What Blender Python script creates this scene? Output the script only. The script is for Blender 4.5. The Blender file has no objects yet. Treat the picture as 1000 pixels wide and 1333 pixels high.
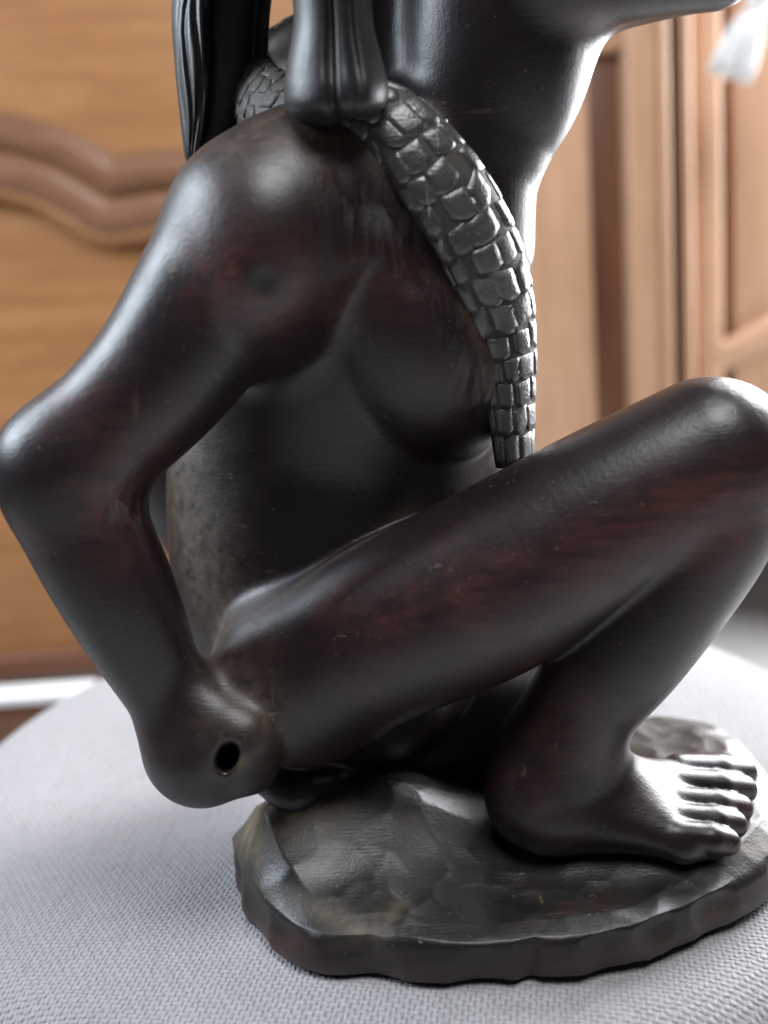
import bpy, math, random
import numpy as np
from mathutils import Matrix, Vector

random.seed(7)
rng = np.random.default_rng(7)
sc = bpy.context.scene
COL = sc.collection

# ------------------------------------------------------------------ camera
FPX = 1250.0                        # focal length in photograph pixels (1000 x 1333)
CAM = Vector((0.0, -0.32, 0.175))
PITCH, ROLL = math.radians(10), math.radians(-4)
cd = bpy.data.cameras.new('camera')
cam = bpy.data.objects.new('camera', cd)
COL.objects.link(cam)
cd.sensor_fit = 'VERTICAL'; cd.sensor_height = 36.0; cd.sensor_width = 27.0
cd.lens = 36.0 * FPX / 1333.0
cd.clip_start = 0.01; cd.clip_end = 50
CM = (Matrix.Translation(CAM) @ Matrix.Rotation(math.pi/2 - PITCH, 4, 'X') @ Matrix.Rotation(ROLL, 4, 'Z'))
cam.matrix_world = CM
cd.dof.use_dof = True
cd.dof.focus_distance = 0.285
cd.dof.aperture_fstop = 5.6
sc.camera = cam

# ------------------------------------------------------------------ world and lamps (a room with windows)
w = bpy.data.worlds.new('World'); sc.world = w; w.use_nodes = True
w.node_tree.nodes['Background'].inputs[0].default_value = (0.80, 0.88, 1.0, 1)
w.node_tree.nodes['Background'].inputs[1].default_value = 0.035

def area(name, loc, target, sx, sy, power, color):
    l = bpy.data.lights.new(name, 'AREA'); l.shape = 'RECTANGLE'; l.size = sx; l.size_y = sy
    l.energy = power; l.color = color
    o = bpy.data.objects.new(name, l); COL.objects.link(o)
    o.location = loc
    o.rotation_euler = (Vector(target) - Vector(loc)).to_track_quat('-Z', 'Y').to_euler()
    return o
area('window_light', (0.98, 0.86, 0.62), (0.02, 0.0, 0.10), 0.95, 1.1, 74, (0.95, 0.97, 1.0))
area('side_window_light', (-1.20, 0.10, 0.95), (0, 0, 0.12), 0.75, 0.75, 27, (0.80, 0.90, 1.0))
area('ceiling_bounce_light', (0.22, -0.50, 1.45), (0, 0.0, 0.1), 0.75, 0.6, 17, (0.97, 0.98, 1.0))

vs = sc.view_settings
vs.view_transform = 'Standard'; vs.look = 'None'; vs.exposure = 0.12; vs.gamma = 1.0
vs.use_curve_mapping = False
sc.cycles.use_denoising = True

# ------------------------------------------------------------------ helpers
R3 = np.array(CM.to_3x3()); CO = np.array(CAM)
def ray(px, py):
    d = R3 @ np.array([(px-500.0)/FPX, -(py-666.5)/FPX, -1.0])
    return d
def P(px, py, Y):                   # the point of the plane y = Y seen at a place in the photograph
    d = ray(px, py); return CO + d*((Y-CO[1])/d[1])
def PZ(px, py, Z):                  # the same for a level plane z = Z
    d = ray(px, py); return CO + d*((Z-CO[2])/d[2])
def rad(p, r):                      # pixels -> metres at that point
    return r*float(-(R3.T @ (np.asarray(p)-CO))[2])/FPX

def tag(o, label=None, cat=None, group=None, kind=None):
    if label: o['label'] = label
    if cat: o['category'] = cat
    if group: o['group'] = group
    if kind: o['kind'] = kind
    return o
def empty(name, loc=(0,0,0), rz=0.0):
    o = bpy.data.objects.new(name, None); COL.objects.link(o)
    o.location = loc; o.rotation_euler = (0,0,rz); o.empty_display_size = 0.02
    return o
def link(name, me, mat, parent=None, smooth=True):
    o = bpy.data.objects.new(name, me); COL.objects.link(o)
    if mat: me.materials.append(mat)
    if smooth: me.polygons.foreach_set('use_smooth', np.ones(len(me.polygons), dtype=bool))
    if parent: o.parent = parent
    return o
def pmesh(name, v, f, mat, parent=None, smooth=True):
    me = bpy.data.meshes.new(name)
    me.from_pydata([tuple(map(float, x)) for x in v], [], f); me.update()
    return link(name, me, mat, parent, smooth)
def npmesh(name, V, Q):             # fast quad mesh
    me = bpy.data.meshes.new(name)
    n, m = len(V), len(Q)
    me.vertices.add(n); me.vertices.foreach_set('co', V.astype(np.float32).ravel())
    me.loops.add(m*4); me.loops.foreach_set('vertex_index', Q.astype(np.int32).ravel())
    me.polygons.add(m); me.polygons.foreach_set('loop_start', np.arange(0, m*4, 4, dtype=np.int32))
    me.update(calc_edges=True); me.validate()
    return me
def attr(me, name, val):
    a = me.attributes.new(name, 'FLOAT', 'POINT'); a.data.foreach_set('value', val.astype(np.float32))
def box(name, lo, hi, mat, parent=None, bev=0.0, smooth=False):
    (x0,y0,z0),(x1,y1,z1) = lo, hi
    v = [(x0,y0,z0),(x1,y0,z0),(x1,y1,z0),(x0,y1,z0),(x0,y0,z1),(x1,y0,z1),(x1,y1,z1),(x0,y1,z1)]
    f = [(0,3,2,1),(4,5,6,7),(0,1,5,4),(1,2,6,5),(2,3,7,6),(3,0,4,7)]
    o = pmesh(name, v, f, mat, parent, smooth)
    if bev:
        b = o.modifiers.new('bevel', 'BEVEL'); b.width = bev; b.segments = 3
        o.data.polygons.foreach_set('use_smooth', np.ones(6, dtype=bool))
    return o

# ------------------------------------------------------------------ materials
class NT:
    def __init__(s, name):
        s.m = bpy.data.materials.new(name); s.m.use_nodes = True
        s.t = s.m.node_tree; s.b = s.t.nodes['Principled BSDF']
        s.tc = s.t.nodes.new('ShaderNodeTexCoord')
    def n(s, t, **k):
        x = s.t.nodes.new(t)
        for a, v in k.items(): setattr(x, a, v)
        return x
    def set(s, sock, v):
        if isinstance(v, bpy.types.NodeSocket): s.t.links.new(v, sock)
        else: sock.default_value = v
    def coord(s, scale=(1,1,1), rot=(0,0,0)):
        mp = s.n('ShaderNodeMapping'); mp.inputs['Scale'].default_value = scale; mp.inputs['Rotation'].default_value = rot
        s.t.links.new(s.tc.outputs['Object'], mp.inputs[0]); return mp.outputs[0]
    def noise(s, vec, scale, detail=4, rough=0.55, dist=0.0):
        x = s.n('ShaderNodeTexNoise'); s.set(x.inputs['Vector'], vec)
        x.inputs['Scale'].default_value = scale; x.inputs['Detail'].default_value = detail
        x.inputs['Roughness'].default_value = rough; x.inputs['Distortion'].default_value = dist
        return x.outputs['Fac']
    def ramp(s, fac, lo, hi, c0=(0,0,0,1), c1=(1,1,1,1)):
        x = s.n('ShaderNodeValToRGB'); s.set(x.inputs[0], fac)
        x.color_ramp.elements[0].position = lo; x.color_ramp.elements[1].position = hi
        x.color_ramp.elements[0].color = c0; x.color_ramp.elements[1].color = c1
        return x.outputs[0]
    def math(s, op, a, b=0.0, clamp=False):
        x = s.n('ShaderNodeMath', operation=op, use_clamp=clamp)
        s.set(x.inputs[0], a); s.set(x.inputs[1], b); return x.outputs[0]
    def mix(s, fac, a, b):
        x = s.n('ShaderNodeMix', data_type='RGBA')
        s.set(x.inputs[0], fac); s.set(x.inputs[6], a); s.set(x.inputs[7], b); return x.outputs[2]
    def attr(s, name):
        x = s.n('ShaderNodeAttribute', attribute_name=name); return x.outputs['Fac']
    def bump(s, h, strength, dist, prev=None):
        x = s.n('ShaderNodeBump'); x.inputs['Strength'].default_value = strength; x.inputs['Distance'].default_value = dist
        s.set(x.inputs['Height'], h)
        if prev: s.t.links.new(prev, x.inputs['Normal'])
        return x.outputs[0]

def ebony(name, dark, red, dust, rough=0.325, dustbase=0.0, scratch=1.0, spec=0.55):
    t = NT(name)
    c = t.coord()
    n1 = t.noise(c, 38, 5, 0.6)
    streak = t.noise(t.coord((40, 200, 200), (0, -0.45, 0)), 1.6, 6, 0.65)
    r = t.math('ADD', t.ramp(n1, 0.52, 0.90), t.attr('red'))
    r = t.math('MULTIPLY', r, t.ramp(streak, 0.28, 0.66), True)
    base = t.mix(r, dark, red)
    n2 = t.noise(c, 260, 6, 0.65)
    d = t.math('MULTIPLY', t.math('ADD', t.attr('dust'), dustbase), t.ramp(n2, 0.22, 0.62))
    # pale dust specks and short hairline scratches
    speck = t.ramp(t.noise(c, 700, 2, 0.5), 0.72, 0.76)
    sc1 = t.ramp(t.noise(t.coord((420, 420, 24), (0.5, 0.35, 0.2)), 1.0, 2, 0.5), 0.67, 0.70)
    sc2 = t.ramp(t.noise(t.coord((22, 380, 380), (0.2, 0.6, 0.3)), 1.0, 2, 0.5), 0.68, 0.71)
    gate = t.ramp(t.noise(c, 55, 3, 0.5), 0.52, 0.68)
    scr = t.math('MULTIPLY', t.math('ADD', sc1, sc2, True), gate)
    d = t.math('ADD', d, t.math('MULTIPLY', speck, 0.5), True)
    d = t.math('ADD', d, t.math('MULTIPLY', scr, 0.30*scratch), True)
    scuff_glint = t.math('MULTIPLY', t.attr('wear_glint'), t.ramp(t.noise(t.coord((520, 520, 110), (0.0, 0.55, 0.0)), 1.0, 4, 0.6), 0.50, 0.62), True)
    base = t.mix(t.math('MULTIPLY', scuff_glint, 0.16), base, (0.21, 0.205, 0.215, 1))  # pale grey streaks in the colour stand in for glints on scuffed wood
    base = t.mix(t.attr('knot'), base, (0.006, 0.003, 0.003, 1))
    base = t.mix(d, base, dust)
    t.set(t.b.inputs['Base Color'], base)
    rr = t.math('MULTIPLY', t.noise(c, 120, 5, 0.6), 0.20)
    rr = t.math('ADD', rr, rough - 0.12)
    rr = t.math('ADD', rr, t.math('MULTIPLY', t.noise(t.coord((90, 1400, 1400), (0, -0.5, 0)), 1.0, 3, 0.6), 0.14))
    rr = t.math('SUBTRACT', rr, t.math('MULTIPLY', t.attr('wear_glint'), 0.14))
    rr = t.math('ADD', rr, t.math('MULTIPLY', d, 0.35), True)
    t.set(t.b.inputs['Roughness'], rr)
    t.b.inputs['Specular IOR Level'].default_value = spec
    # rasp marks, fine scratches, knife facets where the surface is worn
    h1 = t.noise(t.coord((70, 1100, 1100), (0, -0.5, 0)), 1.0, 4, 0.65)
    h2 = t.noise(t.coord((900, 900, 80), (0.3, 0.5, 0)), 1.0, 3, 0.6)
    b = t.bump(h1, 0.11*scratch, 0.0007)
    b = t.bump(h2, 0.07*scratch, 0.0007, b)
    b = t.bump(n1, 0.12, 0.002, b)
    b = t.bump(t.noise(c, 900, 3, 0.6), 0.14*scratch, 0.0004, b)
    b = t.bump(scr, -0.3, 0.0003, b)
    vo = t.n('ShaderNodeTexVoronoi', feature='F1'); t.set(vo.inputs['Vector'], t.coord((150, 150, 75), (0.2, 0.6, 0.1))); vo.inputs['Scale'].default_value = 1.0
    vh = t.math('MULTIPLY', vo.outputs['Distance'], t.attr('wear_glint'))
    b = t.bump(vh, 0.8, 0.0022, b)
    t.set(t.b.inputs['Normal'], b)
    return t.m
M = {}
M['ebony'] = ebony('polished_ebony', (0.0145, 0.0090, 0.0105, 1), (0.105, 0.036, 0.031, 1), (0.19, 0.140, 0.095, 1))
M['hair'] = ebony('ebony_hair', (0.017, 0.017, 0.018, 1), (0.03, 0.020, 0.016, 1), (0.15, 0.13, 0.10, 1), 0.38)
M['scale'] = ebony('ebony_scale', (0.052, 0.050, 0.049, 1), (0.27, 0.26, 0.245, 1), (0.26, 0.24, 0.20, 1), 0.23, 0.06, 2.6, 0.9)
M['groove'] = ebony('dusty_groove', (0.030, 0.025, 0.022, 1), (0.06, 0.04, 0.028, 1), (0.20, 0.17, 0.12, 1), 0.55, 0.10, 2.0)
M['plinth'] = ebony('plinth_ebony', (0.0100, 0.0108, 0.0104, 1), (0.055, 0.022, 0.017, 1), (0.24, 0.18, 0.11, 1), 0.34, 0.0, 1.2)

def fabric():
    t = NT('woven_fabric')
    # two interlaced thread directions
    s = 2*math.pi/0.0016
    cv = t.n('ShaderNodeVectorMath', operation='ADD')
    nz = t.n('ShaderNodeTexNoise'); nz.inputs['Scale'].default_value = 350; nz.inputs['Detail'].default_value = 2
    t.t.links.new(t.tc.outputs['Object'], nz.inputs['Vector'])
    sub = t.n('ShaderNodeVectorMath', operation='SUBTRACT'); t.t.links.new(nz.outputs['Color'], sub.inputs[0]); sub.inputs[1].default_value = (0.5,0.5,0.5)
    scl = t.n('ShaderNodeVectorMath', operation='SCALE'); t.t.links.new(sub.outputs[0], scl.inputs[0]); scl.inputs['Scale'].default_value = 0.0015
    rot = t.coord((1,1,1), (0,0,math.radians(12)))
    t.t.links.new(rot, cv.inputs[0]); t.t.links.new(scl.outputs[0], cv.inputs[1])
    sp = t.n('ShaderNodeSeparateXYZ'); t.t.links.new(cv.outputs[0], sp.inputs[0])
    sx = t.math('SINE', t.math('MULTIPLY', sp.outputs[0], s)); sy = t.math('SINE', t.math('MULTIPLY', sp.outputs[1], s))
    hx = t.math('SINE', t.math('MULTIPLY', sp.outputs[0], s/2)); hy = t.math('SINE', t.math('MULTIPLY', sp.outputs[1], s/2))
    # basket of over/under: product of half frequencies decides which thread is up
    over = t.math('MULTIPLY', hx, hy)
    thr = t.math('ADD', t.math('ABSOLUTE', hx), t.math('ABSOLUTE', hy))
    h = t.math('ADD', t.math('MULTIPLY', over, 0.5), t.math('MULTIPLY', thr, 0.6))
    fz = t.noise(t.coord(), 2200, 3, 0.6)
    h = t.math('ADD', h, t.math('MULTIPLY', fz, 0.35))
    big = t.noise(t.coord(), 30, 3, 0.5)
    c0 = t.mix(t.ramp(h, 0.1, 1.3), (0.212, 0.203, 0.209, 1), (0.388, 0.375, 0.384, 1))
    c0 = t.mix(t.math('MULTIPLY', big, 0.25), c0, (0.33, 0.315, 0.325, 1))
    yarn = t.noise(t.coord((900, 90, 900), (0, 0, math.radians(12))), 1.0, 2, 0.5); yarn2 = t.noise(t.coord((90, 900, 900), (0, 0, math.radians(12))), 1.0, 2, 0.5)
    c0 = t.mix(t.math('MULTIPLY', t.ramp(yarn, 0.50, 0.72), 0.35), c0, (0.20, 0.19, 0.195, 1))
    c0 = t.mix(t.math('MULTIPLY', t.ramp(yarn2, 0.52, 0.74), 0.35), c0, (0.46, 0.45, 0.455, 1))
    c0 = t.mix(t.math('MULTIPLY', t.ramp(t.noise(t.coord(), 420, 2, 0.5), 0.70, 0.76), 0.6), c0, (0.52, 0.51, 0.51, 1))
    t.set(t.b.inputs['Base Color'], c0)
    t.b.inputs['Roughness'].default_value = 0.9
    t.b.inputs['Specular IOR Level'].default_value = 0.15
    t.b.inputs['Sheen Weight'].default_value = 0.25
    t.set(t.b.inputs['Normal'], t.bump(h, 0.8, 0.0006))
    return t.m
M['fabric'] = fabric()

def wood(name, c0, c1, grain=(14, 14, 1.6), rough=0.38):
    t = NT(name)
    g = t.noise(t.coord(grain), 3.0, 6, 0.6, 0.8)
    f = t.noise(t.coord((grain[0]*9, grain[1]*9, grain[2]*5)), 3.0, 4, 0.6)
    x = t.mix(t.ramp(g, 0.3, 0.72), c0, c1)
    x = t.mix(t.math('MULTIPLY', t.ramp(f, 0.45, 0.75), 0.35), x, tuple(v*0.55 for v in c0[:3])+(1,))
    t.set(t.b.inputs['Base Color'], x)
    t.b.inputs['Roughness'].default_value = rough
    t.set(t.b.inputs['Normal'], t.bump(f, 0.08, 0.001))
    return t.m
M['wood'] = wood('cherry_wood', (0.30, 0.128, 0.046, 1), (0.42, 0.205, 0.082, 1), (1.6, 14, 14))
M['wood_v_glare'] = wood('cherry_wood_upright_glare', (0.46, 0.255, 0.150, 1), (0.60, 0.36, 0.225, 1))  # paler copy of the cherry wood, window glare put into its colour
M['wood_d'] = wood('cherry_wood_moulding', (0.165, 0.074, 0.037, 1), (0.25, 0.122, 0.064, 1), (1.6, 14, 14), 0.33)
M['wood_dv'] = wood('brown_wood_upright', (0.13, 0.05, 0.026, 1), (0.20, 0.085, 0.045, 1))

def plain(name, col, rough=0.6, nz=40, var=0.12):
    t = NT(name)
    n = t.noise(t.coord(), nz, 4, 0.6)
    x = t.mix(n, tuple(v*(1-var) for v in col)+(1,), tuple(min(1, v*(1+var)) for v in col)+(1,))
    t.set(t.b.inputs['Base Color'], x); t.b.inputs['Roughness'].default_value = rough
    t.set(t.b.inputs['Normal'], t.bump(n, 0.1, 0.002))
    return t.m
M['white'] = plain('white_paint', (0.82, 0.82, 0.82), 0.5)
M['floor'] = plain('pale_floor', (0.50, 0.49, 0.48), 0.45, 6)
M['gap'] = wood('dark_gap_wood', (0.035, 0.016, 0.010, 1), (0.06, 0.028, 0.016, 1))
M['thread'] = plain('white_cotton', (0.80, 0.79, 0.78), 0.9, 200)

# ------------------------------------------------------------------ setting: floor
FZ = -0.46
fl = pmesh('floor', [(-4,-2,FZ),(4,-2,FZ),(4,6,FZ),(-4,6,FZ)], [(0,1,2,3)], M['floor'], None, False)
tag(fl, kind='structure')

# ------------------------------------------------------------------ upholstered stool
SCX, SCY, SR = 0.0, 0.108, 0.226
st = empty('stool', (SCX, SCY, FZ))
tag(st, 'round stool upholstered in pale grey woven fabric under the statue', 'stool')
def lathe(prof, n, cx=0, cy=0):
    v = []; f = []
    for (r, z) in prof:
        for k in range(n):
            a = 2*math.pi*k/n; v.append((cx+r*math.cos(a), cy+r*math.sin(a), z))
    for i in range(len(prof)-1):
        for k in range(n):
            f.append((i*n+k, i*n+(k+1)%n, (i+1)*n+(k+1)%n, (i+1)*n+k))
    f.append(tuple(range((len(prof)-1)*n, len(prof)*n)))
    f.append(tuple(reversed(range(n))))
    return v, f
prof = [(SR-0.02, -0.085), (SR-0.004, -0.08), (SR, -0.07)]
for k in range(0, 9):
    a = math.pi/2*k/8; prof.append((SR-0.022+0.022*math.cos(a), -0.026+0.022*math.sin(a)))
prof += [(SR-0.034, -0.0018), (SR-0.06, -0.0006), (0.06, 0.0), (0.004, 0.0)]
v, f = lathe(prof, 160)
cu = pmesh('seat_cushion', [(x*0.92, y, z-FZ) for x, y, z in v], f, M['fabric'], st)
v, f = lathe([(SR-0.03, -0.115), (SR-0.018, -0.11), (SR-0.018, -0.0855), (0.01, -0.0855)], 96)
pmesh('seat_frame', [(x*0.92, y, z-FZ) for x, y, z in v], f, M['wood_dv'], st)
for k in range(4):
    a = math.pi/4 + k*math.pi/2
    v, f = lathe([(0.011, 0.0), (0.013, 0.02), (0.020, 0.34)], 20, 0.14*math.cos(a), 0.14*math.sin(a))
    pmesh('leg', v, f, M['wood_dv'], st)

# ------------------------------------------------------------------ wardrobe behind, in its own face plane
WA = math.radians(3.0)
WO = np.array([0.0, 0.80, FZ])               # its origin on the floor
wd = empty('wardrobe', tuple(WO), WA)
tag(wd, 'honey brown wooden wardrobe with shaped panel mouldings, blurred behind the statue', 'wardrobe')
ca, sa = math.cos(WA), math.sin(WA)
def W(px, py, off=0.0):              # photograph place -> wardrobe coordinates (x across, z up) on its face plane at y = off
    d = ray(px, py); nrm = np.array([-sa, ca, 0.0])
    t = (nrm @ (WO - CO) + off)/(nrm @ d); q = CO + d*t - WO
    return (q[0]*ca + q[1]*sa, q[2])
def sweep(path, profile, name, mat, parent):     # profile (across, out) along a path on the face plane (x, z)
    v = []; f = []; n = len(profile); path = np.array(path)
    tg = np.gradient(path, axis=0); tg /= np.linalg.norm(tg, axis=1)[:, None]
    for p, t in zip(path, tg):
        nx, nz = -t[1], t[0]
        for (a, o) in profile: v.append((p[0]+nx*a, -o, p[1]+nz*a))
    for i in range(len(path)-1):
        for k in range(n-1): f.append((i*n+k, i*n+k+1, (i+1)*n+k+1, (i+1)*n+k))
    return pmesh(name, v, f, mat, parent)
def smooth_path(pts, n=60):
    pts = np.array(pts); tt = np.linspace(0, len(pts)-1, n)
    out = []
    for u in tt:
        i = min(int(u), len(pts)-2); fr = u-i
        p0 = pts[max(i-1, 0)]; p1 = pts[i]; p2 = pts[i+1]; p3 = pts[min(i+2, len(pts)-1)]
        out.append(0.5*((2*p1)+(p2-p0)*fr+(2*p0-5*p1+4*p2-p3)*fr**2+(3*p1-p0-3*p2+p3)*fr**3))
    return np.array(out)
pxm = rad(P(0, 400, 0.82), 1.0)      # metres of one photograph pixel at the wardrobe
zb = W(0, 884)[1]                    # lower edge
# carcass, bottom rail, legs
zr = W(1000, 650)[1]
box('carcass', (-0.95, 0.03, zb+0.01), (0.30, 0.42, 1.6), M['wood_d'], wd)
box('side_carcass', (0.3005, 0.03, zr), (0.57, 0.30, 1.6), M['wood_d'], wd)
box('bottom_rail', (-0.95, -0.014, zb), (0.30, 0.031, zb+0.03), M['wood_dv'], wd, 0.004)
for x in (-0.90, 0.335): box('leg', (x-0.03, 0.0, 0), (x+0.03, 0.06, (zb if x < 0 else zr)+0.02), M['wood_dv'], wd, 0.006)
xs = W(655, 300)[0]
# left door: field panels and the shaped moulding between them
sp = [W(-260, 225), W(-120, 205), (W(-40, 204)), W(0, 207), W(60, 222), W(105, 246), W(138, 266), W(160, 265), W(212, 257), W(300, 262), W(400, 300), W(520, 300), W(590, 295), W(640, 295)]
path = smooth_path(sp, 120)
def upper_lower():
    v = []; f = []
    for (x, z) in path: v += [(x, 0.0, z), (x, 0.0, 1.5)]
    n = len(path)
    for i in range(n-1): f.append((2*i, 2*i+2, 2*i+3, 2*i+1))
    v[-2] = (xs, 0.0, v[-2][2]); v[-1] = (xs, 0.0, 1.5)
    pmesh('upper_panel', v, f, M['wood'], wd, False)
    v = []
    for (x, z) in path: v += [(x, 0.012, zb+0.028), (x, 0.012, z)]
    v[-2] = (xs, 0.012, zb+0.028); v[-1] = (xs, 0.012, v[-1][2])
    pmesh('lower_panel', v, f, M['wood'], wd, False)
upper_lower()
pr = [(56, 0.0), (55, 5), (50, 6), (46, 6), (44, 9), (36, 12), (24, 13), (12, 12), (7, 10), (6, 6), (3, 5), (2, -10), (-4, -10), (-5, 7), (-10, 9), (-22, 12), (-36, 13), (-46, 13), (-49, 9), (-53, 9), (-58, 8), (-64, 3), (-68, 0), (-68, -18)]
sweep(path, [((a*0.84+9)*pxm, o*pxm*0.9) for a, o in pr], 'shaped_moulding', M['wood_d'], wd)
sweep(path, [((a*0.84+9)*pxm, o*pxm*0.9) for a, o in ((-55, 9.5), (-57, 10.5), (-61, 9.5), (-66, 4), (-69, 0))], 'lit_moulding_lip', M['wood'], wd)  # lighter wood along the lower edge, painted as its lit lip
# right: stiles and mouldings, upright strips with their own depth
def strip(name, xa, xb, y0, y1, mat, rnd=0.004, z0=None, z1=1.5, ya=300):
    a = W(xa, ya)[0]; b = W(xb, ya)[0]
    return box(name, (a, y0, z0 if z0 is not None else zr+0.002), (b, y1, z1), mat, wd, rnd)
zt = W(790, 66)[1]
strip('door_field', 655.5, 771, 0.004, 0.028, M['wood_v_glare'], 0.001)
strip('recessed_strip', 770, 818, 0.016, 0.029, M['wood_dv'], 0.001, None, zt)  # shade of the recess put into the dark brown colour
strip('recess_head', 770, 818, 0.002, 0.029, M['wood_v_glare'], 0.004, zt+0.0005)
strip('stile', 817, 856.5, -0.012, 0.028, M['wood_v_glare'], 0.006)
strip('bead', 857, 868, -0.020, 0.028, M['wood_v_glare'], 0.006)
strip('door_gap', 868, 885, 0.010, 0.0285, M['gap'], 0.001)
strip('bead', 885, 897, -0.020, 0.028, M['wood_v_glare'], 0.006)
strip('door_gap', 897, 905, 0.006, 0.0285, M['gap'], 0.001)
strip('stile', 904, 938, -0.010, 0.028, M['wood_v_glare'], 0.006)
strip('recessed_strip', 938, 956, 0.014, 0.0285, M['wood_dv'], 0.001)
strip('side_panel', 956, 1120, 0.0, 0.0287, M['wood_v_glare'], 0.002)
# the shaped lower moulding of the right-hand panel
sp = smooth_path([W(930, 464), W(942, 459), W(965, 448), W(1000, 428), W(1050, 412), W(1120, 410)], 40)
pr2 = [(16, -4), (15, 5), (10, 7), (4, 8), (-6, 8), (-10, 6), (-12, 2), (-18, 2), (-24, -4)]
sweep(sp, [(a*pxm, o*pxm+0.004) for a, o in pr2], 'shaped_moulding', M['wood_v_glare'], wd)
wz = W(980, 470)[1]

# white tassel hanging in front of the wardrobe door
tq = P(962, 52, 0.70)
ta = empty('tassel', tuple(P(985, 5, 0.70))); tag(ta, 'white cotton tassel hanging before the wardrobe at upper right', 'tassel')
o0 = P(985, 5, 0.70)
def tube(pts, rads, n=10):
    pts = np.array(pts); v = []; f = []
    tg = np.gradient(pts, axis=0); tg /= np.linalg.norm(tg, axis=1)[:, None]
    for p, t, r in zip(pts, tg, rads):
        u = np.cross(t, (0, 1, 0)); u /= np.linalg.norm(u); w_ = np.cross(t, u)
        for k in range(n):
            a = 2*math.pi*k/n; v.append(p + r*(u*math.cos(a)+w_*math.sin(a)))
    for i in range(len(pts)-1):
        for k in range(n): f.append((i*n+k, i*n+(k+1)%n, (i+1)*n+(k+1)%n, (i+1)*n+k))
    f.append(tuple(reversed(range(n)))); f.append(tuple(range((len(pts)-1)*n, len(pts)*n)))
    return v, f
v, f = tube([P(1030, -70, 0.70)-o0, P(1008, -30, 0.70)-o0, P(992, -2, 0.70)-o0], [0.004, 0.004, 0.004]); pmesh('cord', v, f, M['thread'], ta)
v, f = tube([P(1000, -14, 0.70)-o0, P(994, -5, 0.70)-o0, P(986, 6, 0.70)-o0, P(982, 14, 0.70)-o0], [0.006, 0.013, 0.013, 0.007]); pmesh('knot', v, f, M['thread'], ta)
for k in range(13):
    u = (k-6)/6.0; yy = 0.70 + 0.012*math.cos(k*2.4)
    v, f = tube([P(986, 6, 0.70)-o0, P(972+14*u, 40+6*u, yy)-o0, P(958+20*u, 78+8*u, yy)-o0, P(949+24*u + 3*math.sin(k*5), 100+9*u+3*math.cos(k*3), yy)-o0], [0.005, 0.0062, 0.0060, 0.0035], 8)
    pmesh('strand', v, f, M['thread'], ta)

# low bench with white top at lower left
q0 = P(-150, 905, 0.52); q1 = P(96, 905, 0.52)
bz = q0[2]
be = empty('low_bench', (float(q0[0]), 0.56, FZ)); tag(be, 'white topped low bench standing behind the stool at lower left', 'bench')
top_z = P(40, 889, 0.62)[2]; x1 = P(112, 900, 0.58)[0]
box('bench_top', (-0.55-q0[0], 0.022, top_z-0.010-FZ), (x1-q0[0], 0.06, top_z-FZ), M['white'], be, 0.003)
box('bench_frame', (-0.54-q0[0], 0.028, top_z-0.06-FZ), (x1-0.01-q0[0], 0.05, top_z-0.0105-FZ), M['wood_dv'], be, 0.003)
for x in (-0.52, x1-0.03):
    for y in (0.029, 0.035): box('leg', (x-q0[0], y, 0), (x+0.02-q0[0], y+0.02, top_z-0.061-FZ), M['wood_dv'], be, 0.002)

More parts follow.
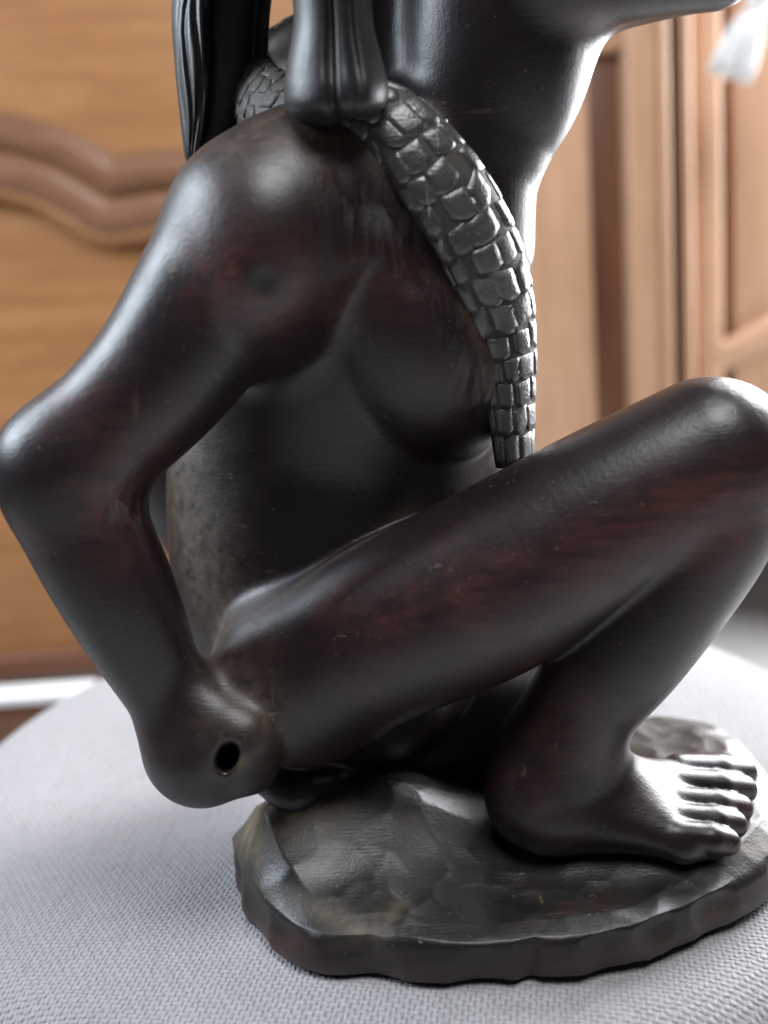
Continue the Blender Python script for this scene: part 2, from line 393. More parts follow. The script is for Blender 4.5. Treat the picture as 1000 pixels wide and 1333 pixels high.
# ------------------------------------------------------------------ the carved statue: solid field -> one continuous surface
H = 0.0007
class Field:
    def __init__(s, lo, hi):
        s.lo = np.array(lo, float); s.n = np.ceil((np.array(hi)-s.lo)/H).astype(int)+1
        s.D = np.full(s.n, 0.02, np.float32)
        s.ax = [(s.lo[i]+np.arange(s.n[i])*H).astype(np.float32) for i in range(3)]
    def sub(s, lo, hi):
        a = np.clip(((lo-s.lo)/H).astype(int)-1, 0, s.n); b = np.clip(((hi-s.lo)/H).astype(int)+2, 0, s.n)
        sl = tuple(slice(a[i], b[i]) for i in range(3))
        g = np.meshgrid(*[s.ax[i][sl[i]] for i in range(3)], indexing='ij', sparse=True)
        return sl, g
    def put(s, sl, d, k, op):
        A = s.D[sl]
        if A.size == 0: return
        if op == 'add':
            if k > 0:
                h = np.maximum(k-np.abs(A-d), 0)/k; s.D[sl] = np.minimum(A, d)-h*h*k*0.25
            else: s.D[sl] = np.minimum(A, d)
        else:
            d = -d
            if k > 0:
                h = np.maximum(k-np.abs(A-d), 0)/k; s.D[sl] = np.maximum(A, d)+h*h*k*0.25
            else: s.D[sl] = np.maximum(A, d)
    def cap(s, a, b, ra, rb, k=0.004, op='add', pad=0.0):
        a = np.asarray(a, float); b = np.asarray(b, float); m = max(ra, rb)+k+3*H+pad
        sl, (X, Y, Z) = s.sub(np.minimum(a, b)-m, np.maximum(a, b)+m)
        v = (b-a).astype(np.float32); L = float(v@v)+1e-12
        x = X-a[0]; y = Y-a[1]; z = Z-a[2]
        t = np.clip((x*v[0]+y*v[1]+z*v[2])/L, 0, 1).astype(np.float32)
        d = np.sqrt((x-t*v[0])**2+(y-t*v[1])**2+(z-t*v[2])**2)-(ra+t*(rb-ra))
        s.put(sl, d.astype(np.float32), k, op)
    def ell(s, c, r, k=0.004, op='add', rot=None):
        c = np.asarray(c, float); r = np.asarray(r, float); m = r.max()+k+3*H
        sl, (X, Y, Z) = s.sub(c-m, c+m)
        x = X-c[0]; y = Y-c[1]; z = Z-c[2]
        if rot is not None:
            A = np.array(rot)
            x, y, z = (A[0][0]*x+A[0][1]*y+A[0][2]*z, A[1][0]*x+A[1][1]*y+A[1][2]*z, A[2][0]*x+A[2][1]*y+A[2][2]*z)
        k0 = np.sqrt((x/r[0])**2+(y/r[1])**2+(z/r[2])**2)+1e-6
        k1 = np.sqrt((x/r[0]**2)**2+(y/r[1]**2)**2+(z/r[2]**2)**2)+1e-6
        s.put(sl, (k0*(k0-1)/k1).astype(np.float32), k, op)
    # smooth chain of photograph places (px, py, Y, r in px)
    def chain(s, pts, k=0.006, op='add'):
        Q_ = []
        for a, b, y, r in pts:
            p = P(a, b, y); Q_.append((*p, rad(p, r)))
        if len(Q_) > 2: Q_ = smooth_path(Q_, 14*(len(Q_)-1)+1)
        Q_ = np.array(Q_)
        m = Q_[:, 3].max()+k+4*H
        sl, g = s.sub(Q_[:, :3].min(0)-m, Q_[:, :3].max(0)+m)
        if s.D[sl].size == 0: return
        t_ = Field.__new__(Field)
        t_.lo = np.array([s.ax[i][sl[i]][0] for i in range(3)], float); t_.n = np.array(s.D[sl].shape)
        t_.D = np.full(t_.n, 0.02, np.float32); t_.ax = [s.ax[i][sl[i]] for i in range(3)]
        for u, v in zip(Q_[:-1], Q_[1:]): t_.cap(u[:3], v[:3], u[3], v[3], 0.0, 'add', k)
        s.put(sl, t_.D, k, op)
def smin(A, B, k):
    h = np.maximum(k-np.abs(A-B), 0)/k
    return np.minimum(A, B)-h*h*k*0.25
def nets(D, lo):
    I = D < 0
    c = np.zeros(tuple(n-1 for n in D.shape), np.uint8)
    for i in (0, 1):
        for j in (0, 1):
            for k in (0, 1):
                c += I[i:I.shape[0]-1+i, j:I.shape[1]-1+j, k:I.shape[2]-1+k]
    idx = np.argwhere((c > 0) & (c < 8))
    lut = np.full(c.shape, -1, np.int32); lut[idx[:,0], idx[:,1], idx[:,2]] = np.arange(len(idx), dtype=np.int32)
    cor = [(i, j, k) for i in (0, 1) for j in (0, 1) for k in (0, 1)]
    val = {q: D[idx[:,0]+q[0], idx[:,1]+q[1], idx[:,2]+q[2]] for q in cor}
    S = np.zeros((len(idx), 3)); N = np.zeros(len(idx))
    for q in cor:
        for ax in range(3):
            if q[ax] == 0:
                q2 = list(q); q2[ax] = 1; q2 = tuple(q2)
                a, b = val[q], val[q2]; m = (a < 0) != (b < 0)
                t = np.where(m, a/np.where(m, a-b, 1), 0)
                p = np.zeros((len(idx), 3)); p[:] = q; p[:, ax] = t
                S[m] += p[m]; N[m] += 1
    V = (idx + S/N[:, None])*H + np.asarray(lo)
    Q = []
    for ax in range(3):
        s0 = [slice(1, -1)]*3; s1 = [slice(1, -1)]*3
        s0[ax] = slice(0, -1); s1[ax] = slice(1, None)
        a = I[tuple(s0)]; b = I[tuple(s1)]
        e = np.argwhere(a != b)
        ins = a[e[:,0], e[:,1], e[:,2]]
        off = np.array([1, 1, 1]); off[ax] = 0; e = e + off
        u, w_ = (ax+1) % 3, (ax+2) % 3
        def cell(du, dw):
            x = e.copy(); x[:, u] -= du; x[:, w_] -= dw; return lut[x[:,0], x[:,1], x[:,2]]
        q = np.stack([cell(1,1), cell(0,1), cell(0,0), cell(1,0)], 1)
        q[~ins] = q[~ins][:, ::-1]
        Q.append(q)
    Q = np.concatenate(Q); Q = Q[(Q >= 0).all(1)]
    return V, Q

LO = (-0.150, -0.085, 0.004); HI = (0.150, 0.080, 0.385)
T = Field(LO, HI)
# torso
def ellp(F, px, py, Y, rx, ry, rz, k=0.008, ang=0.0, op='add'):   # rx, rz in px, ry in metres; ang turns it in the side view
    c = P(px, py, Y); a = math.radians(ang)
    rot = [[math.cos(a), 0, math.sin(a)], [0, 1, 0], [-math.sin(a), 0, math.cos(a)]]
    F.ell(c, (rad(c, rx), ry, rad(c, rz)), k, op, rot)
ellp(T, 462, 420, 0.004, 210, 0.046, 235, 0.01)
ellp(T, 445, 640, 0.006, 226, 0.036, 240, 0.014)
ellp(T, 430, 770, 0.004, 200, 0.038, 190, 0.014)
ellp(T, 455, 850, 0.006, 165, 0.046, 150, 0.012)
for s_ in (-1, 1):
    T.chain([(340, 304, -0.040, 125), (430, 266, -0.028, 122)] if s_ < 0 else [(350, 345, 0.052, 100), (450, 300, 0.035, 110)], 0.012)
T.chain([(430, 245, -0.012, 88), (600, 190, 0.002, 96)], 0.012)
# chest muscle with its lower edge standing proud
T.chain([(400, 270, -0.030, 110), (500, 310, -0.026, 100)], 0.012)
ellp(T, 524, 412, -0.018, 138, 0.033, 206, 0.0025, 26)
ellp(T, 352, 345, -0.036, 106, 0.036, 145, 0.012, -28)
def gouge(F, px, py, Y, r, depth, k=0.0015, n=None):      # a shallow knife facet: a large ball dipped into the surface seen there
    p = P(px, py, Y); d = ray(px, py); d = d/np.linalg.norm(d)
    X_, Y_, Z_ = F.ax; q = CO + d*0.15
    for i in range(2000):                            # walk to the surface
        q = q + d*0.0004
        ii = np.round((q-F.lo)/H).astype(int)
        if (ii < 1).any() or (ii >= F.n-1).any(): continue
        if F.D[tuple(ii)] < 0: break
    ii = np.clip(np.round((q-F.lo)/H).astype(int), 1, F.n-2)
    g = np.array([F.D[ii[0]+1, ii[1], ii[2]]-F.D[ii[0]-1, ii[1], ii[2]], F.D[ii[0], ii[1]+1, ii[2]]-F.D[ii[0], ii[1]-1, ii[2]], F.D[ii[0], ii[1], ii[2]+1]-F.D[ii[0], ii[1], ii[2]-1]])
    g = g/(np.linalg.norm(g)+1e-9)
    if n is None:
        F.cap(q+g*(r-depth), q+g*(r-depth), r, r, k, 'sub'); return
    n = g+np.array(n); n /= np.linalg.norm(n)          # a chip: the part of a small ball that lies above a tilted plane
    sl, (X, Y, Z) = F.sub(q-r-4*H, q+r+4*H)
    pl = -((X-q[0])*n[0]+(Y-q[1])*n[1]+(Z-q[2])*n[2]+depth)
    ba = np.sqrt((X-q[0])**2+(Y-q[1])**2+(Z-q[2])**2)-r
    F.put(sl, np.maximum(pl, ba).astype(np.float32), k, 'sub')
# neck and head
N_ = Field(LO, HI)
N_.chain([(592, 320, 0.002, 103), (600, 235, 0.002, 100), (618, 165, 0.002, 108), (640, 90, 0.002, 126), (658, -10, 0.002, 138)], 0.010)
for y in (-0.020, 0.002, 0.022):
    N_.chain([(720, -52, y, 78), (930, -56, y, 64)], 0.008)
N_.chain([(500, -60, 0.020, 100), (490, 60, 0.018, 92), (490, 190, 0.010, 80)], 0.010)
ellp(N_, 470, -250, 0.002, 240, 0.066, 130, 0.02)
ellp(N_, 740, -190, 0.002, 190, 0.050, 190, 0.02)
ellp(N_, 905, -150, 0.002, 60, 0.030, 90, 0.01)
N_.chain([(955, -220, 0.002, 20), (985, -140, 0.002, 34)], 0.01)
ellp(N_, 965, -85, 0.002, 40, 0.024, 14, 0.003); ellp(N_, 960, -58, 0.002, 40, 0.022, 14, 0.003)
for y in (-0.022, 0.026): ellp(N_, 905, -215, y, 34, 0.010, 16, 0.002)
# arms
A = Field(LO, HI)
A.chain([(310, 345, -0.040, 112), (208, 492, -0.048, 93), (92, 606, -0.052, 84)], 0.010)
A.chain([(90, 612, -0.052, 84), (100, 660, -0.052, 82), (155, 775, -0.052, 74), (222, 912, -0.048, 50)], 0.010)
fc = P(266, 966, -0.046)
A.ell(fc, (rad(fc, 80), 0.020, rad(fc, 82)), 0.008)
A.chain([(250, 905, -0.050, 36), (318, 958, -0.056, 38)], 0.008)
A.chain([(318, 958, -0.056, 38), (330, 1000, -0.054, 30)], 0.008)
# hole in the fist
A.chain([(300, 977, -0.085, 13), (299, 980, -0.048, 11)], 0.003, 'sub'); A.chain([(294, 992, -0.085, 11), (294, 992, -0.052, 10)], 0.003, 'sub')
A.chain([(268, 918, -0.075, 3), (300, 945, -0.078, 4), (326, 975, -0.078, 4), (332, 1004, -0.074, 3)], 0.002, 'sub')
# creases of the elbow
A.chain([(185, 650, -0.072, 12), (160, 668, -0.078, 10)], 0.004, 'sub')
# far arm
A.chain([(360, 350, 0.055, 100), (290, 500, 0.066, 85), (240, 600, 0.066, 74)], 0.010)
A.chain([(240, 605, 0.066, 74), (330, 800, 0.060, 60), (380, 900, 0.052, 60)], 0.010)
# legs
L_ = Field(LO, HI)
L_.chain([(385, 880, -0.032, 106), (500, 822, -0.038, 117), (630, 762, -0.042, 123), (790, 672, -0.046, 117), (922, 602, -0.048, 111)], 0.008)
ellp(L_, 405, 868, -0.022, 122, 0.034, 116, 0.008, 20)
S_ = Field(LO, HI)
S_.chain([(922, 610, -0.048, 102), (905, 690, -0.048, 96), (822, 822, -0.046, 86), (765, 905, -0.044, 72), (718, 980, -0.042, 58), (706, 1030, -0.042, 52)], 0.010)
# foot
ZF = 0.020
heel = PZ(693, 1046, ZF+0.013)
mid = PZ(780, 1030, ZF+0.0125)
S_.cap(heel, heel, 0.0132, 0.0132, 0.010)
S_.cap(P(716, 990, -0.042), mid, rad(heel, 56), 0.0145, 0.016)
rows5 = [(986, 989, 0.0150, 0.0070, 0.0050, 978), (1005, 1012, 0.0138, 0.0066, 0.0046, 979), (1029, 1037, 0.0122, 0.0062, 0.0044, 974), (1051, 1058, 0.0106, 0.0058, 0.0042, 967), (1073, 1081, 0.0092, 0.0055, 0.0040, 958)]   # toes, far to near: y at root and tip, heights there, radius, x of tip
for (ya, yb, ha, hb, r, xt) in rows5:
    ro = PZ(890, ya, ZF+ha)-(0, 0, r); mi = PZ((884+xt)/2+4, (ya+yb)/2, ZF+(ha*0.58+hb*0.42))-(0, 0, r); ti = PZ(xt-12, yb, ZF+hb)-(0, 0, r*0.9)
    S_.cap(heel+(0.006, 0, -0.002), ro-(0.001, 0, 0.0018), 0.0108, r*0.95, 0.006)
    S_.cap(mid-(0, 0, 0.001), ro-(0.002, 0, 0.0022), 0.0118, r*0.95, 0.006)
    S_.cap(ro-(0, 0, 0.0035), ti-(0.004, 0, 0.002), r*0.95, r*0.85, 0.004)
for (ya, yb, ha, hb, r, xt) in rows5:
    ro = PZ(890, ya, ZF+ha)-(0, 0, r); mi = PZ((884+xt)/2+4, (ya+yb)/2, ZF+(ha*0.58+hb*0.42))-(0, 0, r); ti = PZ(xt-12, yb, ZF+hb)-(0, 0, r*0.9)
    S_.cap(ro+(-0.002, 0, 0.0008), mi+(0, 0, 0.0004), r*1.05, r*1.12, 0.0009); S_.cap(mi+(0, 0, 0.0004), ti, r*1.12, r*1.02, 0.0009)
# kneeling far leg, its foot tucked under the hips
K_ = Field(LO, HI)
kn = PZ(735, 925, 0.040)
K_.cap(P(430, 870, 0.030), kn, 0.030, 0.020, 0.01)
K_.cap(kn, PZ(520, 985, 0.032), 0.018, 0.014, 0.01)
lump = PZ(395, 1024, 0.038)
K_.cap(PZ(520, 985, 0.032), lump, 0.013, 0.006, 0.004)
K_.cap(PZ(345, 1006, 0.040), PZ(388, 1030, 0.036), 0.0066, 0.0082, 0.004); K_.cap(PZ(388, 1030, 0.036), PZ(432, 1020, 0.036), 0.0082, 0.0046, 0.004)

F0ax = T.ax
B = smin(T.D, N_.D, 0.006)
B = smin(B, A.D, 0.0030)
L2 = smin(L_.D, S_.D, 0.0022)
hipc = P(330, 830, -0.045); gx, gy, gz = np.meshgrid(*F0ax, indexing='ij', sparse=True)
kmap = (0.0018+0.010*np.exp(-((gx-hipc[0])**2+(gy-hipc[1])**2+(gz-hipc[2])**2)/0.020**2)).astype(np.float32)
B = smin(B, L2, kmap); del kmap
B = smin(B, K_.D, 0.003)
# knife facets on the chest, an old knot on the shoulder, nicks at the elbow
F = Field.__new__(Field); F.lo = np.array(LO, float); F.D = B; F.n = np.array(B.shape); F.ax = [(F.lo[i]+np.arange(F.n[i])*H).astype(np.float32) for i in range(3)]
for (x, y, r, dp) in [(345, 366, 0.013, 0.0004), (462, 275, 0.03, 0.0003), (500, 300, 0.03, 0.0003), (535, 345, 0.03, 0.0003)]:
    gouge(F, x, y, 0, r, dp, 0.0008)
V, Q = nets(B, LO)
def relax(V, Q, n):
    E = np.concatenate([Q[:, [0, 1]], Q[:, [1, 2]], Q[:, [2, 3]], Q[:, [3, 0]]]); cnt = np.bincount(E[:, 0], minlength=len(V)) + np.bincount(E[:, 1], minlength=len(V))
    for it in range(n):
        for lam in (0.6, -0.45 if it < n-1 else 0.0):
            if lam == 0.0: continue
            A_ = np.stack([np.bincount(E[:, 0], V[E[:, 1], i], len(V)) + np.bincount(E[:, 1], V[E[:, 0], i], len(V)) for i in range(3)], 1)
            V = V + lam*(A_/np.maximum(cnt, 1)[:, None]-V)
    return V
V = relax(V, Q, 6)
del T, N_, A, L_, S_, K_
def stroke(V, pts, r):               # falloff around a line of points, 1 on it
    best = np.full(len(V), 9.0)
    for a, b in zip(pts[:-1], pts[1:]):
        a = np.asarray(a); b = np.asarray(b); v = b-a; L = v@v+1e-12
        t = np.clip(((V-a)@v)/L, 0, 1)
        best = np.minimum(best, np.linalg.norm(V-a-t[:, None]*v, axis=1))
    return np.exp(-(best/r)**2)

stt = empty('carved_statue', (0.03, 0.0, 0.002))
tag(stt, 'dark polished ebony statue of a crouching person with a scaly band over the chest', 'statue')
O = np.array(stt.location)
dust = np.zeros(len(V)); red = np.zeros(len(V)); wear_glint = np.zeros(len(V))
def onto(px, py):                   # where the sight line through that place meets the carving
    d = ray(px, py); d = d/np.linalg.norm(d)
    for k in range(1200):
        q = CO+d*(0.15+k*0.0004); ii = np.round((q-F.lo)/H).astype(int)
        if (ii >= 1).all() and (ii < F.n-1).all() and B[tuple(ii)] < 0: return q
    return P(px, py, -0.04)
def dsp(acc, pts, r, amt): acc[:] = np.maximum(acc, amt*stroke(V, [P(*q) for q in pts], r))
def ds(acc, pts, r, amt): acc[:] = np.maximum(acc, amt*stroke(V, [onto(q[0], q[1]) for q in pts], r))
dsp(dust, [(235, 560, -0.01), (235, 680, -0.02), (262, 790, -0.03), (285, 880, -0.035), (330, 930, -0.05)], 0.014, 0.62)
ds(dust, [(370, 150, -0.03), (310, 190, -0.03), (440, 175, -0.035), (500, 190, -0.035)], 0.010, 0.30)
ds(dust, [(500, 180, -0.04), (560, 290, -0.04), (610, 400, -0.04), (640, 520, -0.04), (650, 580, -0.04)], 0.0035, 0.30)
ds(dust, [(340, 800, -0.05), (480, 700, -0.05), (640, 600, -0.05), (690, 575, -0.05)], 0.003, 0.35)
ds(red, [(780, 730, -0.09), (860, 690, -0.09), (990, 650, -0.08)], 0.012, 0.9)
ds(red, [(500, 830, -0.07), (650, 800, -0.08)], 0.018, 0.35)
ds(red, [(330, 365, -0.07), (420, 390, -0.07), (520, 370, -0.06)], 0.014, 0.4)
ds(red, [(720, 900, -0.06), (720, 930, -0.06)], 0.012, 0.4)
ds(dust, [(300, 230, 0), (420, 220, 0)], 0.020, 0.10)
ds(dust, [(306, 1000, 0), (316, 992, 0)], 0.0025, 0.6)
ds(wear_glint, [(455, 265, -0.06), (500, 290, -0.06), (530, 330, -0.06)], 0.008, 1.0)  # mask for the painted glint streaks, worn gloss and facets
ds(wear_glint, [(540, 340, -0.06), (590, 420, -0.055), (625, 520, -0.05)], 0.005, 0.8)
ds(wear_glint, [(155, 655, -0.07), (180, 665, -0.07)], 0.006, 0.8)
ds(wear_glint, [(860, 505, -0.05), (960, 520, -0.05)], 0.008, 0.22)
knot = np.zeros(len(V)); ds(knot, [(338, 362, 0), (352, 368, 0)], 0.0052, 1.0)
ds(red, [(325, 365, -0.07), (360, 380, -0.07)], 0.012, 1.3)
ds(red, [(110, 520, -0.07), (160, 590, -0.075), (150, 700, -0.07)], 0.012, 0.5)
me = npmesh('figure', V-O, Q); attr(me, 'wear_glint', wear_glint); attr(me, 'knot', knot); attr(me, 'dust', dust); attr(me, 'red', red)
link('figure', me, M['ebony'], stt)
print('figure quads', len(Q))

# ------------------------------------------------------------------ plinth, adze-cut
near = [(303, 1130), (312, 1172), (340, 1222), (390, 1256), (440, 1268), (480, 1266), (520, 1273), (600, 1278), (700, 1269), (790, 1262), (835, 1255), (880, 1232), (920, 1214), (960, 1192), (1000, 1166), (1030, 1128)]
far = [(1018, 1040), (990, 975), (955, 938), (920, 921), (870, 914), (835, 918), (760, 915), (680, 915), (600, 925), (520, 945), (440, 975), (370, 1015), (322, 1060)]
pts = [PZ(x, y, 0.001) for x, y in near] + [PZ(x, y, 0.018) for x, y in far]
pts = np.array(pts)[:, :2]; cen = pts.mean(0)
th = np.arctan2(pts[:,1]-cen[1], pts[:,0]-cen[0]); rr = np.hypot(pts[:,1]-cen[1], pts[:,0]-cen[0])
od = np.argsort(th); th = th[od]; rr = rr[od]
NT_, NR = 560, 130
ang = np.linspace(-math.pi, math.pi, NT_, endpoint=False)
r0 = np.interp(ang, np.r_[th-2*math.pi, th, th+2*math.pi], np.r_[rr, rr, rr])
kern = np.hanning(9); kern /= kern.sum(); r0 = np.convolve(np.r_[r0[-4:], r0, r0[:4]], kern, 'valid')
def scallops(x, y, n, c, seed, aniso=1.0, ext=0.11):
    g = np.random.default_rng(seed); sx = g.uniform(-ext, ext, n)+cen[0]; sy = g.uniform(-ext*0.8, ext*0.8, n)+cen[1]; a = g.uniform(0, math.pi, n); z0 = g.uniform(0, 0.0012, n)
    best = np.full(x.shape, 9.0)
    for i in range(n):
        u = (x-sx[i])*math.cos(a[i])+(y-sy[i])*math.sin(a[i]); v = -(x-sx[i])*math.sin(a[i])+(y-sy[i])*math.cos(a[i])
        best = np.minimum(best, c*(u*u*0.35+v*v*1.6)+z0[i])
    return best
mound = PZ(470, 992, 0.042); mound2 = PZ(360, 1065, 0.03); mound3 = PZ(560, 960, 0.03)
footc = PZ(810, 1062, 0.02)
def top_h(x, y):
    e = 0.0145 + 0.0*x
    d2 = ((x-mound[0])/0.036)**2+((y-mound[1])/0.026)**2; e = e+0.022*np.exp(-d2)
    d2 = ((x-footc[0])/0.055)**2+((y-footc[1])/0.026)**2; e = e+0.0075*np.exp(-d2**2)
    d2 = ((x-mound2[0])/0.022)**2+((y-mound2[1])/0.022)**2; e = e+0.008*np.exp(-d2)
    d2 = ((x-mound3[0])/0.04)**2+((y-mound3[1])/0.030)**2; e = e+0.012*np.exp(-d2)
    return e
v = []; f = []
# side: three rings with cut facets, then the top as rings toward the centre
prof = [(0.985, 0.0), (1.0, 0.0015), (1.003, 0.004), (1.000, 0.0065), (0.994, 0.009), (0.992, 0.0108)]
def scal1(a, z):                     # chipped edge: hollow knife cuts round the rim
    g = np.random.default_rng(9); ca_ = np.sort(g.uniform(-math.pi, math.pi, 40)); wz_ = g.uniform(-0.004, 0.014, 40); ww_ = g.uniform(0.004, 0.011, 40)
    out = np.full(a.shape, 9.0)
    for c_, z_, w_ in zip(ca_, wz_, ww_):
        dd = np.abs((a-c_+math.pi) % (2*math.pi)-math.pi)*0.08
        out = np.minimum(out, (dd/w_)**2+((z-z_)/0.010)**2)
    return np.minimum(out, 1.2)-0.8
rows = []
for (q, z) in prof:
    x = cen[0]+r0*q*np.cos(ang); y = cen[1]+r0*q*np.sin(ang)
    wob = 0.0015*scal1(ang, z)+0.0008*np.sin(ang*5+1)*np.sin(ang*2.0)
    x = x+wob*np.cos(ang); y = y+wob*np.sin(ang)
    rows.append(np.stack([x, y, np.full_like(x, z)], 1))
for i in range(NR):
    q = 0.990*(1-i/(NR-1.0))**0.9
    x = cen[0]+r0*q*np.cos(ang); y = cen[1]+r0*q*np.sin(ang)
    h = top_h(x, y); sc_ = 0.35*scallops(x, y, 70, 9.0, 4)+0.35*scallops(x, y, 300, 30.0, 5)
    edge = np.clip((1-q)/0.10, 0, 1)
    z = 0.0122+(h-0.0122)*edge**0.6 - 0.0015 + np.minimum(sc_, 0.003)*0.85
    rows.append(np.stack([x, y, z], 1))
Vp = np.concatenate(rows)
nr = len(rows)
Qp = []
for i in range(nr-1):
    a = i*NT_+np.arange(NT_); b = i*NT_+(np.arange(NT_)+1) % NT_
    Qp.append(np.stack([a, b, b+NT_, a+NT_], 1))
Qp = np.concatenate(Qp)
me = npmesh('plinth', Vp-O, Qp)
V = Vp
dust = np.zeros(len(V)); red = np.zeros(len(V))
def dz(acc, pp, r, amt): acc[:] = np.maximum(acc, amt*stroke(V, [PZ(*q) for q in pp], r))
dz(dust, [(330, 1070, 0.025), (350, 1100, 0.022), (420, 1060, 0.03), (450, 1000, 0.035), (560, 985, 0.034)], 0.009, 0.8)
dz(dust, [(330, 1150, 0.014), (480, 1215, 0.014), (520, 1190, 0.014)], 0.004, 0.35)
dz(dust, [(640, 1090, 0.018), (630, 1040, 0.018), (660, 960, 0.018)], 0.004, 0.6)
dz(dust, [(700, 1120, 0.016), (850, 1122, 0.016), (985, 1105, 0.016), (990, 1020, 0.018)], 0.003, 0.4)
red[:] = 0.9*np.clip(1-(Vp[:,2]-0.002)/0.010, 0, 1)
attr(me, 'dust', dust); attr(me, 'red', red)
link('plinth', me, M['plinth'], stt)

# ------------------------------------------------------------------ scaly band lying over the shoulder and down the chest
def frame_path(pts, nrm, n):
    a = smooth_path([(*P(x, y, Y), rad(P(x, y, Y), r)) for x, y, Y, r in pts], n)
    N = smooth_path(nrm, n)
    c = a[:, :3]; T_ = np.gradient(c, axis=0); T_ /= np.linalg.norm(T_, axis=1)[:, None]
    N = N-(N*T_).sum(1)[:, None]*T_; N /= np.linalg.norm(N, axis=1)[:, None]
    S = np.cross(T_, N)
    return c, a[:, 3], T_, N, S
bp = [(560, 60, 0.060, 50), (420, 60, 0.050, 46), (345, 95, 0.030, 44), (335, 125, -0.005, 44), (400, 140, -0.038, 42), (495, 150, -0.046, 50), (562, 220, -0.047, 60), (615, 302, -0.044, 62), (648, 385, -0.039, 57), (660, 460, -0.033, 52), (666, 540, -0.030, 45), (670, 600, -0.028, 38)]
bn = [(-.2, 1, .4), (-.6, .8, .4), (-1, .3, .4), (-.8, -.4, .5), (-.2, -.9, .5), (0, -.9, .45), (.15, -.9, .35), (.35, -.9, .25), (.5, -.85, .1), (.65, -.75, 0), (.75, -.65, 0), (.75, -.65, 0)]
NB = 260
bc, br, bT, bN, bS = frame_path(bp, bn, NB)
def bpoint(u, a, lift):              # u in samples, a angle round the band, lift in metres above its surface
    u = np.clip(u, 0, NB-1.001); i = int(u); fr = u-i
    g = lambda A_: A_[i]*(1-fr)+A_[i+1]*fr
    r = g(br); c = g(bc)
    e = 0.48                          # flattened section
    return c + g(bS)*(math.sin(a)*(r+lift)) + g(bN)*(math.cos(a)*(r*e+lift))
v = []; f = []; K = 28
for i in range(NB):
    for k in range(K): v.append(bpoint(i, 2*math.pi*k/K, -0.00015)-O)
for i in range(NB-1):
    for k in range(K): f.append((i*K+k, i*K+(k+1) % K, (i+1)*K+(k+1) % K, (i+1)*K+k))
f.append(tuple(reversed(range(K)))); f.append(tuple(range((NB-1)*K, NB*K)))
band = pmesh('scaly_band', v, f, M['groove'], stt)
band['label'] = 'scaly band like a serpent running from the neck down the chest'
arc = np.r_[0, np.cumsum(np.linalg.norm(np.diff(bc, axis=0), axis=1))]
s_ = 0.004; row = 0
gr = random.Random(11)
while s_ < arc[-1]-0.004:
    u0 = np.interp(s_, arc, np.arange(NB)); r_here = float(np.interp(s_, arc, br))
    ln = (0.0085 if r_here > 0.009 else 0.0072)*gr.uniform(0.9, 1.12)
    u1 = np.interp(s_+ln*1.02, arc, np.arange(NB))
    na = 5
    a0, a1 = -1.75, 1.75
    da = (a1-a0)/na; sh = (row % 2)*0.5*da
    for k in range(-1, na+1):
        al = a0+k*da+sh + gr.uniform(-.17, .17); ah = al+da+gr.uniform(-.16, .16)
        if al < -2.2 or ah > 2.3: continue
        mids = (al+ah)/2
        sk = gr.uniform(-0.4, 0.4)*(u1-u0); tl = gr.uniform(0.0001, 0.0004); hp = gr.uniform(0.0001, 0.0003)
        G = 6; GS = (0.0, 0.045, 0.25, 0.5, 0.75, 0.955, 1.0); vv = []; ff = []
        for i in range(G+1):
            for j in range(G+1):
                x = GS[i]; y = GS[j]
                rnd = 0.30*(2*y-1)**2*(u1-u0)*(0.7 if x > .5 else 0.4)          # rounded, shingle-like end
                bx = 1-(2*x-1)**10; by = 1-(2*y-1)**10
                lift = -0.00045+(0.00045+hp)*min(bx, by)**0.5 + tl*x*min(bx, by)**0.5 + gr.uniform(-.00012, .00012)
                uu = u0+(u1-u0)*(0.005+0.99*x) - rnd*(x) + sk*(y-.5) - 0.10*(u1-u0)*(mids)
                vv.append(bpoint(uu, al+(ah-al)*(0.01+0.98*y), lift)-O)
        for i in range(G):
            for j in range(G): ff.append((i*(G+1)+j, i*(G+1)+j+1, (i+1)*(G+1)+j+1, (i+1)*(G+1)+j))
        pmesh('scale', vv, ff, M['scale'] if u0 > 108 else M['groove'], band)
    s_ += ln; row += 1

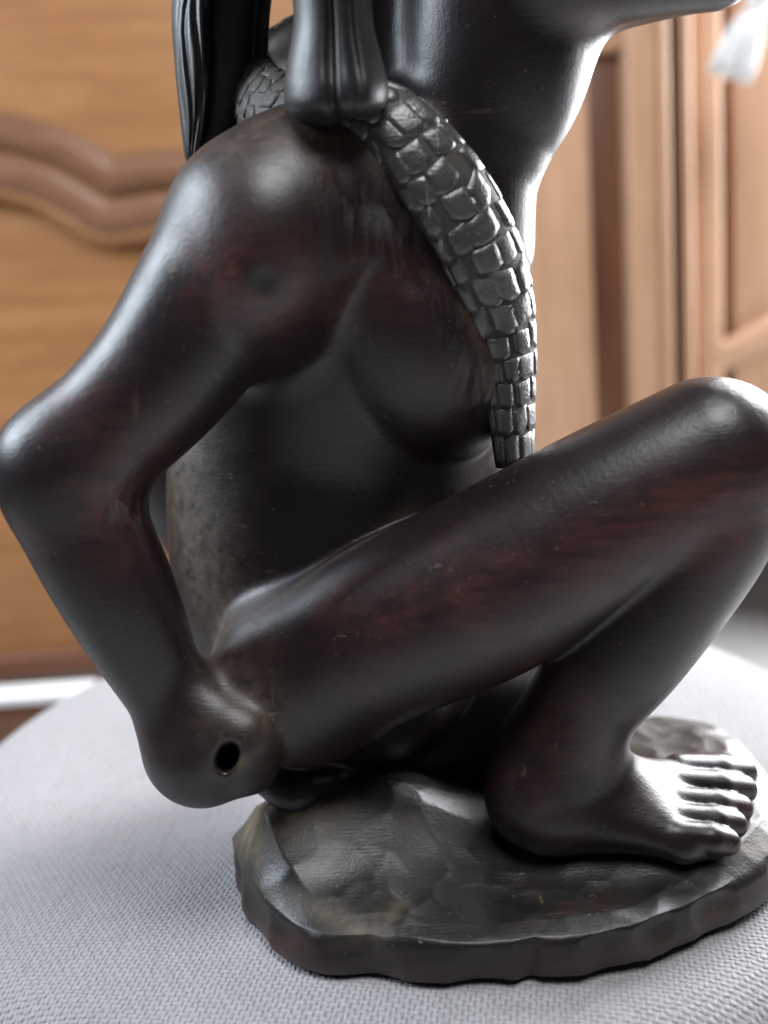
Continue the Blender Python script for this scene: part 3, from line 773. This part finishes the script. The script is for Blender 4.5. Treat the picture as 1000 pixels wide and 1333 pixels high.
# ------------------------------------------------------------------ hair lock and ear pendant
hair = None
v = []; f = []
def loft(rows_):                      # rows of equal rings -> closed surface
    n = len(rows_[0]); v = [p for r in rows_ for p in r]; f = []
    for i in range(len(rows_)-1):
        for k in range(n): f.append((i*n+k, i*n+(k+1) % n, (i+1)*n+(k+1) % n, (i+1)*n+k))
    f.append(tuple(reversed(range(n)))); f.append(tuple(range((len(rows_)-1)*n, len(rows_)*n)))
    return v, f
hp_ = smooth_path([(345, -260, 70, 0.016), (310, -120, 68, 0.016), (289, 0, 65, 0.015), (287, 80, 60, 0.014), (280, 150, 46, 0.011), (264, 200, 24, 0.007), (252, 220, 6, 0.002)], 70)
rows_ = []
for (x, y, hw, dp) in hp_:
    ring = []
    for k in range(128):
        a = 2*math.pi*k/128; cx_, sx_ = math.cos(a), math.sin(a); g = 0.0
        if sx_ < 0:
            for (c_, w_, d_) in ((-0.86, 0.05, 0.0010), (-0.70, 0.045, 0.0022), (-0.50, 0.05, 0.0024), (-0.34, 0.05, 0.0018), (0.90, 0.04, 0.0010)):
                g += d_*math.exp(-((cx_+0.05*math.sin(y*0.03+c_*9)-c_)/w_)**2)
            g += 0.011/(1+math.exp(-(cx_+0.22)*28))/(1+math.exp((cx_-0.80)*30))
        ring.append(P(x+hw*cx_, y, 0.004+dp*sx_+g*min(1.0, dp/0.014))-O)
    rows_.append(ring)
v, f = loft(rows_); hair = pmesh('hair_lock', v, f, M['hair'], stt)

pd = smooth_path([(452, -260, 60, 0.014), (438, -120, 54, 0.013), (432, -30, 52, 0.012), (434, 30, 52, 0.012), (436, 80, 62, 0.0135), (438, 112, 68, 0.0150), (438, 136, 66, 0.0145), (440, 150, 55, 0.012), (441, 157, 38, 0.008), (441, 160, 10, 0.003)], 60)
rows_ = []
for (x, y, hw, dp) in pd:
    ring = []
    fl_ = np.interp(y, [-100, 0, 60, 110, 145, 160], [1.0, 1.0, 0.85, 0.6, 0.5, 0.4])
    for k in range(96):
        a = 2*math.pi*k/96; cx_, sx_ = math.cos(a), math.sin(a)
        X_ = cx_; Y_ = sx_
        g = 0.0
        if sx_ < 0:
            for (c_, w_, d_) in ((-0.08, 0.10, 0.0046), (0.42, 0.10, 0.0026)):
                g += d_*math.exp(-((X_-c_)/w_)**2)
        tilt = max(0.0, (y-110)/50)*9*X_ + max(0.0, (y-120)/40)*6*math.exp(-((X_+0.08)/0.2)**2)
        ring.append(P(x+hw*X_, y-tilt*0.6, -0.052+dp*Y_+g*fl_)-O)
    rows_.append(ring)
v, f = loft(rows_); pmesh('ear_pendant', v, f, M['hair'], stt)
